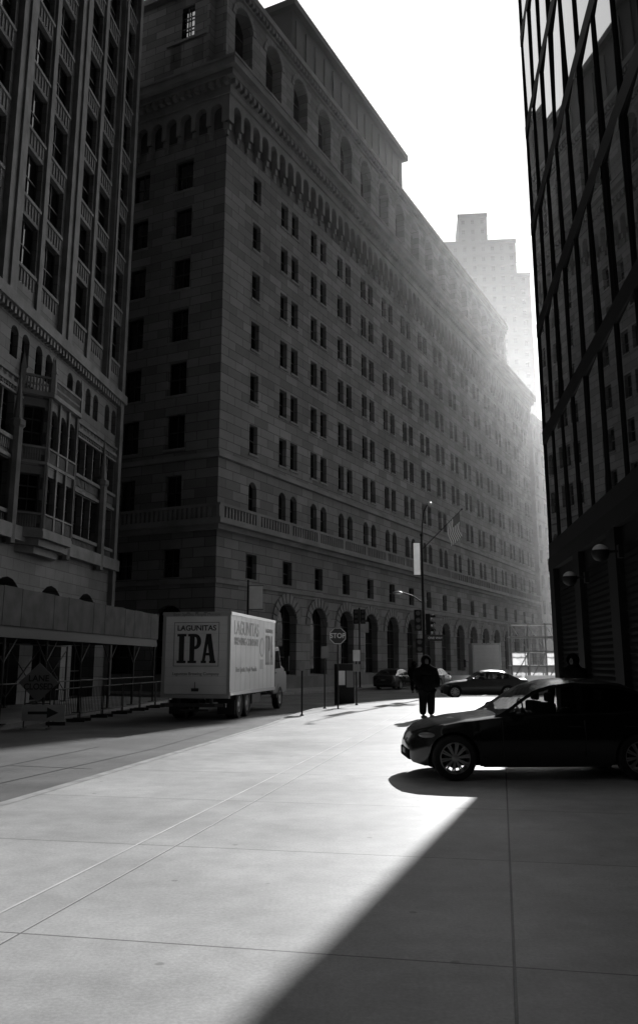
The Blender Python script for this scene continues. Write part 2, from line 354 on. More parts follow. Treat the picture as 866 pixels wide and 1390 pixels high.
for y in (3.05,5.05): gb=B(); box(gb,A0+.12,A0+.2,y-.03,y+.03,42.2,44.0); box(gb,A0+.12,A0+.2,y-.45,y+.45,43.05,43.15); obj('window_grid',gb,M['win'],fed)
fbox(tr,fL,2.3,5.9,-.12,.02,46.0,46.2)
for s in ab:
    n=9
    for i in range(n):
        a0=math.pi*i/n+.02;a1=math.pi*(i+1)/n-.02
        p=[(s-q*math.cos(a),47.7+q*math.sin(a)) for q,a in ((1.22,a0),(1.6,a0),(1.6,a1),(1.22,a1))]
        vs=[tr.verts.new((x,A0-.08,z)) for x,z in p]+[tr.verts.new((x,A0+.02,z)) for x,z in p]
        tr.faces.new(vs[:4])
        for j in range(4): tr.faces.new((vs[j],vs[(j+1)%4],vs[4+(j+1)%4],vs[4+j]))
fbox(tr,fS,-.5,76,-.5,.05,50,50.5); fbox(tr,fL,.05,40,-.5,.05,50,50.5); fbox(tr,fS,-.15,76,-.15,.05,50.5,51.0); fbox(tr,fS,-.2,76,-.2,.05,49.4,49.5)
for i in range(150): fbox(tr,fS,.1+.5*i,.35+.5*i,-.35,.02,49.65,50)
obj('wall',w,M['fed'],fed); obj('stone_trim',tr,M['fedtrim'],fed)
c=B(); box(c,.62,LEN,.62,40,-.1,41.2); box(c,A0+1.25,76,A0+1.0,40,41.2,50.3); obj('core_and_roof',c,M['fedtrim'],fed)
c=B(); box(c,18,46,5,30,50.3,62.3); box(c,17.4,46.6,4.4,30.6,62.3,63); 
for i in range(14): box(c,18.6+2*i,19.6+2*i,4.85,5.05,51,61.5)
obj('rooftop_penthouse',c,mat('dark_slate',.03,.7,noise=.3,nscale=.5),fed)
windows(fed,specs)
def flag(s,z,L,label):
    t=thing('wall_flagpole',label,'flag',(*(FC+FD*s),z),math.atan2(FN.y,FN.x))
    p=B(); e=Vector((L*.75,0,L*.66)); tube(p,(0,0,0),e,.045,.03); ellip(p,e,(.1,.1,.1),8,6); obj('pole',p,M['dmetal'],t)
    W,H=2.5,1.5
    g=B(); ns=13
    for k in range(ns):
        n=14; h0=k/ns; h1=(k+1)/ns
        for i in range(n):
            def P(u,h):
                base=e*(1-.06)-e.normalized()*(h*H)
                return (base.x+.18*math.sin(u*7+h*2)*u,base.y-.25*u*math.sin(u*5),base.z-u*W*.93)
            quad(g,P(i/n,h0),P((i+1)/n,h0),P((i+1)/n,h1),P(i/n,h1),mi=(k%2 if not(k<7 and i<n*.42) else 1))
    obj('cloth',g,[M['clothw'],M['clothd']],t,smooth=True)
flag(36,12.6,5.6,'striped flag hanging from a pole angled off the stone block')
# ---------------------------------------------------------------- left gothic tower
LD=Vector((.0995,.995)); LC=Vector((-11.6,48)); XL=-84
lb=thing('gothic_office_tower','tall carved stone office tower with projecting piers and a bay window','building',(*LC,0),math.atan2(LD.y,LD.x))
w=B(); tr=B(); specs=[]
cols=[-25.4,-22.9,-19.2,-16.7,-13.0,-10.5,-6.8,-4.3,-1.4]; H=62; HT=112
zs=[19.7+3.3*k for k in range(13)]
for k,z in enumerate(zs):
    band(w,FS,XL,0,z-1.65,z+1.65,[(c-.9,c+.9,z-1.05,z+1.3,False) for c in cols],.3)
    for c in cols:
        specs.append(((1.8,2.35,2,2),(c,.22,z-1.05),0))
        fbox(tr,FS,c-.95,c+.95,-.1,.03,z-1.2,z-1.053)
        for i in range(6): fbox(tr,FS,c-.84+.31*i,c-.76+.31*i,-.05,.03,z-1.8,z-1.22)
for a,b in ((-21.7,-20.4),(-15.5,-14.2),(-9.3,-8.0),(-3.1,-2.6)): 
    fbox(tr,FS,a,b,-.26,.03,16.8,H); fbox(tr,FS,(a+b)/2-.15,(a+b)/2+.15,-.36,-.26,16.8,H)
for c in (-24.15,-17.95,-11.75,-5.55): fbox(tr,FS,c-.2,c+.2,-.14,.03,16.8,H)
fbox(tr,FS,-.35,.12,-.25,.3,0,H)
fbox(tr,FS,-30,.2,-.4,.03,16.4,16.9)
for i in range(80): fbox(tr,FS,-29.8+.37*i,-29.62+.37*i,-.28,.02,16.1,16.4)
band(w,FS,XL,0,13.9,18.05,[(c+dx-.36,c+dx+.36,14.4,15.8,True) for c in cols for dx in (-.55,.55)],.3); specs+=[((.72,1.4,1,2),(c+dx,.23,14.4),0) for c in cols for dx in (-.55,.55)]
cc=(-19,-16.8,-14.2,-5.9,-3.7,-1.5)
for z0 in (7.3,10.4):
    oo=[(c+dx-.5,c+dx+.5,z0+.6,z0+2.7,False) for c in cc for dx in (-.55,.55)]
    band(w,FS,XL,0,z0,z0+(3.1 if z0<9 else 3.5),oo,.35)
    specs+=[((1.0,2.1,1,3),(c+dx,.28,z0+.6),0) for c in cc for dx in (-.55,.55)]
    for c in cc:
        fbox(tr,FS,c-1.08,c+1.08,-.15,.03,z0+2.75,z0+2.9); fbox(tr,FS,c-1.08,c+1.08,-.18,.03,z0+.42,z0+.58)
        for q in range(12): fbox(tr,FS,c-1.02+.175*q,c-.94+.175*q,-.06,.03,z0,z0+.4)
for i in range(60):
    u=-29.6+.5*i; zz_=13.25
    v=[tr.verts.new((u+a,-.1,zz_+b)) for a,b in ((-.2,-.3),(-.14,-.3),(0,.1),(.14,-.3),(.2,-.3),(.03,.3),(-.03,.3))]; tr.faces.new(v)
fbox(tr,FS,-30,.1,-.12,.03,12.85,12.95); fbox(tr,FS,-30,.1,-.14,.03,13.58,13.7)
band(w,FS,XL,0,-.1,7.3,[(c-1.6,c+1.6,0,5.2,True) for c in (-26,-21.5,-17,-12.5,-8,-3.5)],.8)
specs+=[((3.2,5.2,4,4),(c,.7,0),0) for c in (-26,-21.5,-17,-12.5,-8,-3.5)]
fbox(tr,FS,-30,.2,-.4,.03,6.7,7.3)
P=[(-12.6,0),(-11.7,-.95),(-8.6,-.95),(-7.7,0)]
def facef(a,b):
    a,b=Vector(a),Vector(b); t=(b-a).normalized(); n=Vector((-t.y,t.x))
    return (lambda u,d,z:(a.x+t.x*u+n.x*d,a.y+t.y*u+n.y*d,z)),(b-a).length,math.atan2(t.y,t.x)
br=B(); bt=B()
for a,b in zip(P,P[1:]):
    f,L_,rz=facef(a,b); nn=3 if L_>3 else 1
    for z0,z1 in ((7.2,10.1),(10.1,13.1)):
        cs=[L_*(i+.5)/nn for i in range(nn)]; hw=.43 if nn==3 else .45
        band(br,f,0,L_,z0,z1,[(c-hw,c+hw,z0+.8,z1-.45,nn==3 and z0>9) for c in cs],.2)
        for c in cs:
            specs.append(((hw*2,round(z1-z0-1.25,2),2,3),f(c,.15,z0+.8),rz))
            for q in range(8): fbox(bt,f,c-.42+.11*q,c-.375+.11*q,-.05,.02,z0+.15,z0+.65)
        fbox(bt,f,-.03,L_+.03,-.07,.02,z0-.02,z0+.12); fbox(bt,f,-.03,L_+.03,-.11,.02,z0+.68,z0+.76)
        for c in [L_*i/nn for i in range(nn+1)]: fbox(bt,f,c-.08,c+.08,-.1,.03,z0+.12,z1-.02)
    fbox(bt,f,-.1,L_+.1,-.22,.1,13.1,13.3)
    q=0.06
    while q<L_: fbox(bt,f,q-.025,q+.025,-.18,-.12,13.3,13.9); fbox(bt,f,q+.025,q+.115,-.17,-.13,13.56,13.64); q+=.14
    fbox(bt,f,-.1,L_+.1,-.22,-.1,13.9,14.0)
    for e in (0,L_): 
        fbox(bt,f,e-.1,e+.1,-.24,-.04,13.3,14.2); v=[bt.verts.new(f(e+i,j,14.2)) for i,j in ((-.12,-.26),(.12,-.26),(.12,-.02),(-.12,-.02))]; tp=bt.verts.new(f(e,-.14,15.0))
        for i in range(4): bt.faces.new((v[i],v[(i+1)%4],tp))
prism(br,P,13.0,13.08)
for i,(z0,z1,k) in enumerate(((6.9,7.2,1.06),(6.6,6.9,.8),(6.3,6.6,.5))):
    prism(bt,[(-10.15+(x+10.15)*(.6+.4*k),y*k-(.05 if y else 0)) for x,y in P],z0,z1)
obj('bay_window_wall',br,M['gothic'],lb); obj('bay_window_tracery',bt,M['gtrim'],lb)
for c,zt in ((-13.1,13.6),(-7.2,12.8),(-2.6,13.2),(-20.6,14)):
    lathe(tr,[(.26,6.5),(.26,zt-2.2),(.35,zt-2.1),(.35,zt-1.9),(.2,zt-1.8),(.0,zt+.6)],8,c=(c,-.2,0))
obj('wall',w,M['gothic'],lb); obj('piers_and_trim',tr,M['gtrim'],lb)
c=B(); box(c,XL,-.02,.85,20,-.1,H); box(c,XL,-.02,.02,20,H-.95,HT); obj('core_and_roof',c,M['gothic'],lb)  # unseen upper box and rearward length added to narrow the sky light
windows(lb,specs)
# sidewalk shed
sh=thing('sidewalk_shed','long plywood sidewalk shed on steel posts under the left tower','scaffold',(-7.4,40,0),math.atan2(LD.y,LD.x))
for i in range(20):
    f_=B(); x0=-24+1.2*i; box(f_,x0+.008,x0+1.192,-.04-.006*(i%3),0,2.75,3.85+.015*(i%2)); obj('parapet_panel',f_,M['ply'],sh)
f_=B(); box(f_,-24,0,.02,4.4,2.6,2.75); box(f_,-24,0,.0,.12,2.42,2.6); box(f_,-24,0,4.2,4.32,2.42,2.6); box(f_,-.04,0,.02,4.3,2.75,3.8)
for i in range(12): box(f_,-24+2*i-.06,-24+2*i+.06,.12,4.2,2.46,2.6)
obj('deck',f_,M['steel'],sh)
for i in range(9):
    for y in (.1,4.2):
        f_=B(); tube(f_,(-24+3*i-.05,y,0),(-24+3*i-.05,y,2.45),.045,n=8); box(f_,-24+3*i-.2,-24+3*i+.1,y-.15,y+.15,0,.03); obj('post',f_,M['steel'],sh)
    if i<8:
        x0=-24+3*i-.05
        for a,b in (((x0,.1,1.7),(x0+.8,.1,2.4)),((x0+3,.1,1.7),(x0+2.2,.1,2.4)),((x0,.1,1.1),(x0+3,.1,1.1)),((x0,4.2,.4),(x0+3,4.2,2.3)),((x0,4.2,2.3),(x0+3,4.2,.4))):
            f_=B(); tube(f_,a,b,.025,n=6); obj('brace',f_,M['steel'],sh)
for i in range(6):
    t=thing('barrier_panel','steel pedestrian barrier, number %s from the lane sign along the left kerb'%['one','two','three','four','five','six'][i],'barrier',(-8.2+.21*i+.3,26.5+2.15*i,-.13),math.atan2(LD.y,LD.x),'steel barriers along the left kerb')
    f_=B(); tube(f_,(0,0,.1),(0,0,1.05),.02,n=6); tube(f_,(2,0,.1),(2,0,1.05),.02,n=6); tube(f_,(0,0,1.05),(2,0,1.05),.02,n=6); tube(f_,(0,0,.25),(2,0,.25),.02,n=6); obj('frame',f_,M['steel'],t)
    f_=B()
    for k in range(1,14): tube(f_,(k/7,0,.25),(k/7,0,1.05),.008,n=5)
    obj('bars',f_,M['steel'],t)
    for x in (.2,1.8):
        f_=B(); box(f_,x-.02,x+.02,-.3,.3,.0,.1); obj('foot',f_,M['steel'],t)
t=thing('road_work_sign','diamond LANE CLOSED sign above an arrow board at left kerb','sign',(-8.05,25.4,-.13),R(5))
f_=B(); d=.56
vs=[(0,1.28-d),(d,1.28),(0,1.28+d),(-d,1.28)]
a=[f_.verts.new((x,-.02,z)) for x,z in vs]; b=[f_.verts.new((x,.0,z)) for x,z in vs]; f_.faces.new(a); f_.faces.new(b[::-1])
for i in range(4): f_.faces.new((a[i],a[(i+1)%4],b[(i+1)%4],b[i]))
obj('diamond_panel',f_,M['orange'],t)
text('LANE',.24,M['ink'],t,(0,-.027,1.39),(R(90),0,0),bold=.006); text('CLOSED',.24,M['ink'],t,(0,-.027,1.16),(R(90),0,0),bold=.006,sx=.92)
f_=B(); box(f_,-.6,.6,-.03,0,.22,.66); obj('arrow_panel',f_,M['dirty'],t,loc=(.2,-.05,0))
f_=B(); box(f_,-.25,.3,-.09,-.083,.4,.48); v=[f_.verts.new((x,-.09,z)) for x,z in ((.28,.29),(.6,.44),(.28,.59))]; f_.faces.new(v); obj('arrow',f_,M['ink'],t,loc=(.02,0,0))
f_=B(); 
for x in (-.35,.35): tube(f_,(x,.0,0),(x,.0,1.3),.02,n=6); tube(f_,(x,-.3,.02),(x,.3,.02),.02,n=6)
tube(f_,(-.35,0,.7),(.35,0,.7),.015,n=6); obj('stand',f_,M['steel'],t)
# ---------------------------------------------------------------- right glass tower
RD=Vector((-.1093,-.994)); RC=Vector((8.16,30.2)); HB=116
rb=thing('glass_office_tower','black glass curtain wall tower filling the right side','building',(*RC,0),math.atan2(RD.y,RD.x))
RL=70  # rearward length and HB height stretched out of view to cut sky light
g=B(); box(g,0,RL,.10,30,0,5.3); box(g,0,RL,.12,30,5.3,HB); obj('core_and_base',g,M['granite'],rb)
nf=14; base=5.3; fh=4.15; SH=.5; BW=1.9
mb=B()
for k in range(nf+1): 
    z=base+fh*k; fbox(mb,FS,-.1,RL,-.04,.13,z,z+SH)
nx=22
for i in range(nx+1): fbox(mb,FS,i*BW-.012,i*BW+.012,-.04,.13,base+SH,HB)
for i in range(21): box(mb,-.12,.0,i*1.5+.2,i*1.5+.28,base,HB)
obj('mullion_grid',mb,M['dmetal'],rb)
ph=(fh-SH)/2; hw=BW/2-.012
gw=mesh('pane',(lambda b:(quad(b,(-hw,0,-ph),(hw,0,-ph),(hw,0,ph),(-hw,0,ph)),b)[1])(B()),M['curtain'])
rest=B()
for i in range(nx):
    for k in range(nf):
        loc=Vector((i*BW+BW/2,-.005,base+fh*k+SH+ph)); rr=(random.gauss(0,.006),0,R(-1.8)+random.gauss(0,.006))
        if i<11 and k<9: link('window_pane',gw,rb,loc,rr)
        else:
            T=Matrix.Translation(loc)@Euler(rr).to_matrix().to_4x4()
            quad(rest,*[T@Vector(p) for p in ((-hw,0,-ph),(hw,0,-ph),(hw,0,ph),(-hw,0,ph))])
o=obj('distant_window_panes',rest,M['curtain'],rb); o['kind']='stuff'
lv=B()
for i in range(5):
    x0=1.2+4.6*i
    for k in range(26): quad(lv,(x0,.09,.4+.16*k),(x0+3.2,.09,.4+.16*k),(x0+3.2,.0,.3+.16*k),(x0,.0,.3+.16*k))
obj('louvres',lv,M['granite'],rb)
pr=B()
for i in range(7): fbox(pr,FS,4.6*i-.0,4.6*i+.9,-.08,.13,0,4.85)
fbox(pr,FS,-.1,RL,-.09,.13,4.85,5.295); obj('base_piers',pr,M['granite'],rb)
def walllamp(x,z,label,d=.55):
    t=thing('wall_lamp',label,'lamp',(*(RC+RD*x),z),math.atan2(RD.y,RD.x),'globe lamps on the glass tower base')
    f_=B(); tube(f_,(0,-.05,.0),(0,-d,.0),.03,n=8); tube(f_,(0,-d,0),(0,-d,-.1),.03,n=8); box(f_,-.1,.1,-.16,-.05,-.15,.15); obj('bracket',f_,M['dmetal'],t)
    f_=B(); ellip(f_,(0,-d,-.02),(.19,.19,.19),20,14); obj('globe',f_,M['globe'],t,smooth=True)
    f_=B(); lathe(f_,[(.2,.05),(.2,-.04),(.17,-.12),(.1,-.18),(0,-.21)],20,c=(0,-d,-.02)); obj('shade',f_,M['dmetal'],t,smooth=True)
walllamp(10.7,4.2,'globe wall lamp nearest the camera on the glass tower base')
walllamp(6.6,4.0,'globe wall lamp close to the far corner of the glass tower')
# ---------------------------------------------------------------- background buildings
def blockb(name,label,loc,rz,boxes,mm,wx,wz,ww,wh,limit=100,far=False):
    t=thing(name,label,'building',loc,rz,None); w_=B(); specs=[]
    for (x0,x1,y0,y1,z0,z1) in boxes:
        nx_=max(1,int((x1-x0)/wx)); nz_=max(1,int((z1-z0)/wz)); px=(x1-x0)/nx_
        for k in range(nz_):
            za=z0+k*wz
            band(w_,lambda u,d,z:(u,y0+d,z),x0,x1,za,za+wz,[(x0+px*(i+.5)-ww/2,x0+px*(i+.5)+ww/2,za+wz*.3,za+wz*.3+wh,False) for i in range(nx_)],.3)
            for i in range(nx_): specs.append(((ww,wh,2,2),(x0+px*(i+.5),y0+.25,za+wz*.3),0))
            fbox(w_,FS,x0-.1,x1+.1,y0-.15,y0+.02,za-.1,za+.15)
        top=z0+nz_*wz; box(w_,x0,x1,y0+.5,y1,z0,top+1.2); box(w_,x0-.2,x1+.2,y0-.2,y0+.5,top,top+1.2)
        for x_ in (x0,x1): quad(w_,(x_,y0,z0),(x_,y0+.5,z0),(x_,y0+.5,top),(x_,y0,top))
    obj('wall',w_,mm,t); windows(t,specs,limit,far); return t
blockb('apartment_tower','pale stepped skyscraper rising in haze beyond the stone block',(40.5,262,0),R(-6),[(0,24,0,24,0,137),(6,15.5,4,20,138,150),(24,28.5,3,22,0,128)],M['farw'],3.0,3.6,1.2,1.5,far=True)
e=FC+FD*84.5+FN*.5
blockb('stone_apartment_block','narrow dim stone block adjoining the far end of the corbelled one',(e.x,e.y,0),math.atan2(FD.y,FD.x)-R(4),[(0,6.5,0,20,0,38)],M['fedtrim'],2.8,3.8,1.2,2.0)
blockb('slab_tower','slim hazy tower far down the street at the gap',(54,238,0),R(-8),[(0,20,0,16,0,58)],M['farw'],2.8,3.6,1.4,1.9,60,far=True)
blockb('rear_sky_blocker','unseen broad stone block added behind the viewpoint to cut sky light',(44,-50,0),R(180),[(0,110,0,20,0,110)],M['gtrim'],4.4,4.2,1.8,2.4,0)  # out-of-view block added to keep sky light off the square
# ---------------------------------------------------------------- cars
def interp(tab,x):
    if x<=tab[0][0]: return tab[0][1]
    for (a,b),(c,d) in zip(tab,tab[1:]):
        if x<=c:
            t=(x-a)/(c-a); t=t*t*(3-2*t)*.35+t*.65; return b+(d-b)*t
    return tab[-1][1]
BELT=[(-2.27,.80),(-2.2,.92),(-2.05,.965),(-1.4,.965),(0,.93),(.95,.90),(1.5,.84),(1.9,.77),(2.12,.69),(2.22,.61),(2.28,.53),(2.31,.46)]
HW=[(-2.27,.70),(-2.2,.78),(-2.0,.845),(-1.4,.89),(0,.90),(1.4,.89),(1.85,.85),(2.05,.77),(2.18,.66),(2.27,.52),(2.31,.40)]
FAX,RAX,WR=1.68,-1.09,.325
def sill(x):
    z=interp([(-2.27,.34),(-2.1,.27),(-1.8,.22),(1.8,.2),(2.1,.2),(2.27,.24),(2.31,.3)],x)
    for ax in (FAX,RAX):
        d=abs(x-ax)
        if d<.375: z=max(z,.32+math.sqrt(.375**2-d*d))
    return z
ROOF=[(-1.85,.98),(-1.6,1.08),(-1.05,1.33),(-.7,1.385),(-.2,1.40),(.1,1.375),(.35,1.31),(1.06,.91)]
def make_car(label,paint,loc,rz):
    t=thing('parked_car',label,'car',loc,rz)
    bm=B(); xs=sorted(set([round(-2.27+i*4.58/92,4) for i in range(93)]+[FAX-.375,FAX+.375,RAX-.375,RAX+.375]))
    PR=[(0,.93),(.2,.975),(.5,1.0),(.68,.995),(.74,.975),(.92,.95),(1,.92)]
    rows=[]
    for x in xs:
        zb=sill(x); zt=interp(BELT,x); hw=interp(HW,x); s0=.2; pts=[]
        for i in range(9):
            tt=i/8; z=zb+(zt-zb)*tt; q=(z-s0)/(zt-s0); pts.append((hw*interp(PR,max(0,min(1,q))),z))
        pts+=[(hw*.86,zt+.025),(hw*.6,zt+.05),(hw*.3,zt+.062),(0,zt+.066)]
        full=[(-y,z) for y,z in pts][:-1]+[pts[-1]]+[(y,z) for y,z in pts[:-1]][::-1]
        rows.append([bm.verts.new((x,y,z)) for y,z in full])
    for a,b in zip(rows,rows[1:]):
        for i in range(len(a)-1): bm.faces.new((a[i],a[i+1],b[i+1],b[i]))
    bm.faces.new(rows[0]); bm.faces.new(rows[-1][::-1])
    obj('body',bm,paint,t,smooth=True)
    bm=B(); box(bm,-2.1,2.1,-.6,.6,.19,.7); box(bm,-.66,1.24,-.83,.83,.19,.4); obj('underbody',bm,M['rubber'],t)
    def cp(x,h,side,off=0):
        zb=interp(BELT,x)-.01; zr=interp(ROOF,x); H_=max(zr-zb,0); z=zb+H_*h
        y=.80-(.80-.60)*((z-zb)/.5)+off; return (x,side*y,z)
    xs=[-1.85+i*2.91/48 for i in range(49)]
    rf=B(); ws=B(); rw=B(); SG={}
    FRS={1:B(),-1:B()}
    for a,b in zip(xs,xs[1:]):
        m=(a+b)/2
        tgt=ws if m>.30 else rw if m<-1.02 else rf
        for k in range(12):
            def tp(x,k):
                p=cp(x,1,1); u=-1+2*k/12; return (x,p[1]*u,p[2]+.07*(1-u*u)*min(1,(p[2]-.9)*3 if p[2]>.9 else 0))
            quad(tgt,tp(a,k),tp(b,k),tp(b,k+1),tp(a,k+1))
        for s in (-1,1):
            fr=FRS[s]
            za,zb_=[(interp(ROOF,x)-interp(BELT,x)+.01) for x in (a,b)]
            ha=max(0,1-.055/max(za,.056)); hb=max(0,1-.055/max(zb_,.056))
            la=min(.04/max(za,.05),ha); lb_=min(.04/max(zb_,.05),hb)
            quad(fr,cp(a,ha,s,.004),cp(b,hb,s,.004),cp(b,1,s,.004),cp(a,1,s,.004)); quad(fr,cp(a,0,s,.004),cp(b,0,s,.004),cp(b,lb_,s,.004),cp(a,la,s,.004))
            if m<-1.2 or -.36<m<-.22: quad(fr,cp(a,la,s,.004),cp(b,lb_,s,.004),cp(b,hb,s,.004),cp(a,ha,s,.004))
            else: quad(SG.setdefault((s,m>-.3),B()),cp(a,la,s),cp(b,lb_,s),cp(b,hb,s),cp(a,ha,s))
    for bb in [rf,ws,rw]+list(SG.values())+list(FRS.values()): bmesh.ops.remove_doubles(bb,verts=bb.verts[:],dist=.0008)
    obj('roof',rf,paint,t,smooth=True); obj('windshield',ws,M['carglass'],t,smooth=True); obj('rear_window',rw,M['carglass'],t,smooth=True)
    for b_ in FRS.values(): obj('window_frame',b_,paint,t,smooth=True)
    for b_ in SG.values(): obj('side_window',b_,M['carglass'],t,smooth=True)
    for sx,sy in ((.15,.38),(.15,-.38),(-.75,.38),(-.75,-.38)):
        bm=B(); box(bm,sx-.1,sx+.06,sy-.23,sy+.23,.85,1.1); box(bm,sx-.1,sx,sy-.11,sy+.11,1.11,1.25); obj('seat',bm,M['interior'],t,bevel=.03)
    bm=B(); lathe(bm,[(.17,0),(.19,.0),(.19,.02),(.17,.02)],20,axis='X',c=(.55,.38,.98)); obj('steering_wheel',bm,M['interior'],t)
    for ax in (FAX,RAX):
        for s in (-1,1):
            wh=link('wheel',None,t,(ax,s*.78,WR))
            bm=B(); lathe(bm,[(.225,-.1),(.29,-.105),(.32,-.085),(WR,-.04),(WR,.04),(.32,.085),(.29,.105),(.225,.1)],36,axis='Y'); obj('tyre',bm,M['rubber'],wh,smooth=True)
            bm=B(); lathe(bm,[(.228,-.1),(.235,s*.098),(.215,s*.10),(.2,s*.06),(.2,-.08*s)],36,axis='Y')
            for k in range(20):
                a=2*math.pi*k/20+(.07 if k%2 else -.07)
                ca,sa=math.cos(a),math.sin(a)
                r0,r1,w0,w1=.04,.215,.009,.011
                vs=[]
                for yy in (s*.085,s*.055):
                    for r_,w_ in ((r0,-w0),(r1,-w1),(r1,w1),(r0,w0)):
                        vs.append(bm.verts.new((ca*r_-sa*w_,yy+(s*.012 if r_==r1 else 0),sa*r_+ca*w_)))
                for q in ((0,1,2,3),(7,6,5,4),(0,4,5,1),(1,5,6,2),(2,6,7,3),(3,7,4,0)): bm.faces.new([vs[i] for i in q])
            lathe(bm,[(.05,s*.06),(.05,s*.09),(.0,s*.095)],14,axis='Y'); obj('rim',bm,M['alu'],wh)
            bm=B(); lathe(bm,[(0,s*.02),(.15,s*.02),(.15,s*.035),(0,s*.035)],20,axis='Y'); obj('brake_disc',bm,M['steel'],wh)
    for s in (-1,1):
        bm=B(); ellip(bm,(2.0,s*.665,.64),(.19,.12,.05)); obj('headlight',bm,M['lamp'],t,smooth=True)
        bm=B(); ellip(bm,(-2.13,s*.68,.83),(.1,.14,.08)); obj('tail_light',bm,M['red'],t,smooth=True)
        bm=B(); ellip(bm,(.72,s*.98,.99),(.08,.115,.07)); box(bm,.68,.74,min(s*.8,s*.92),max(s*.8,s*.92),.93,.96); obj('side_mirror',bm,paint,t,smooth=True)
        for x in (.96,-.28,-1.12):
            bm=B(); box(bm,x-.004,x+.004,min(s*.86,s*.903),max(s*.86,s*.903),.35 if x>-1 else .75,.86); obj('door_seam',bm,M['ink'],t)
        for x in (-.12,-.98):
            bm=B(); box(bm,x-.1,x+.1,min(s*.87,s*.915),max(s*.87,s*.915),.765,.79); obj('door_handle',bm,paint,t,bevel=.008)
        bm=B(); ellip(bm,(2.255,s*.12,.515),(.04,.1,.065)); obj('grille_surround',bm,M['chrome'],t,smooth=True)
        bm=B(); ellip(bm,(2.27,s*.12,.515),(.04,.09,.055)); obj('grille',bm,M['matte'],t,smooth=True)
        bm=B(); ellip(bm,(2.14,s*.58,.33),(.06,.06,.035)); obj('fog_light',bm,M['chrome'],t,smooth=True)
    bm=B(); box(bm,2.24,2.325,-.42,.42,.26,.42); obj('air_intake',bm,M['matte'],t,bevel=.03)
    bm=B(); box(bm,2.325,2.332,-.15,.15,.33,.40); obj('number_plate',bm,M['grayink'],t)
    bm=B(); box(bm,-2.30,-2.28,-.16,.16,.62,.72); obj('number_plate',bm,M['grayink'],t)
    return t
black=make_car('black sedan with bright spoked rims in the foreground at right',M['carpaint'],(3.66,14.2,0),R(182))
street=dup(black,(8.9,47.6,-.13),R(178),'dark sedan crossing in bright sun behind the standing man',swap=(M['carpaint'],M['carpaint3']))
for i,(y,lab,pp) in enumerate(((64,'black sedan parked at the kerb of the stone block, nearer the stop sign',M['carpaint']),(71.5,'dark grey sedan parked ahead of the black one along the stone block',M['carpaint3']))):
    q=Vector((-2.68,50.2))+FD*((y-50.2)/.8912)+FN*1.25
    dup(black,(q.x,q.y,-.13),math.atan2(FD.y,FD.x),lab,'cars parked along the stone block',swap=None if pp==M['carpaint'] else (M['carpaint'],pp))
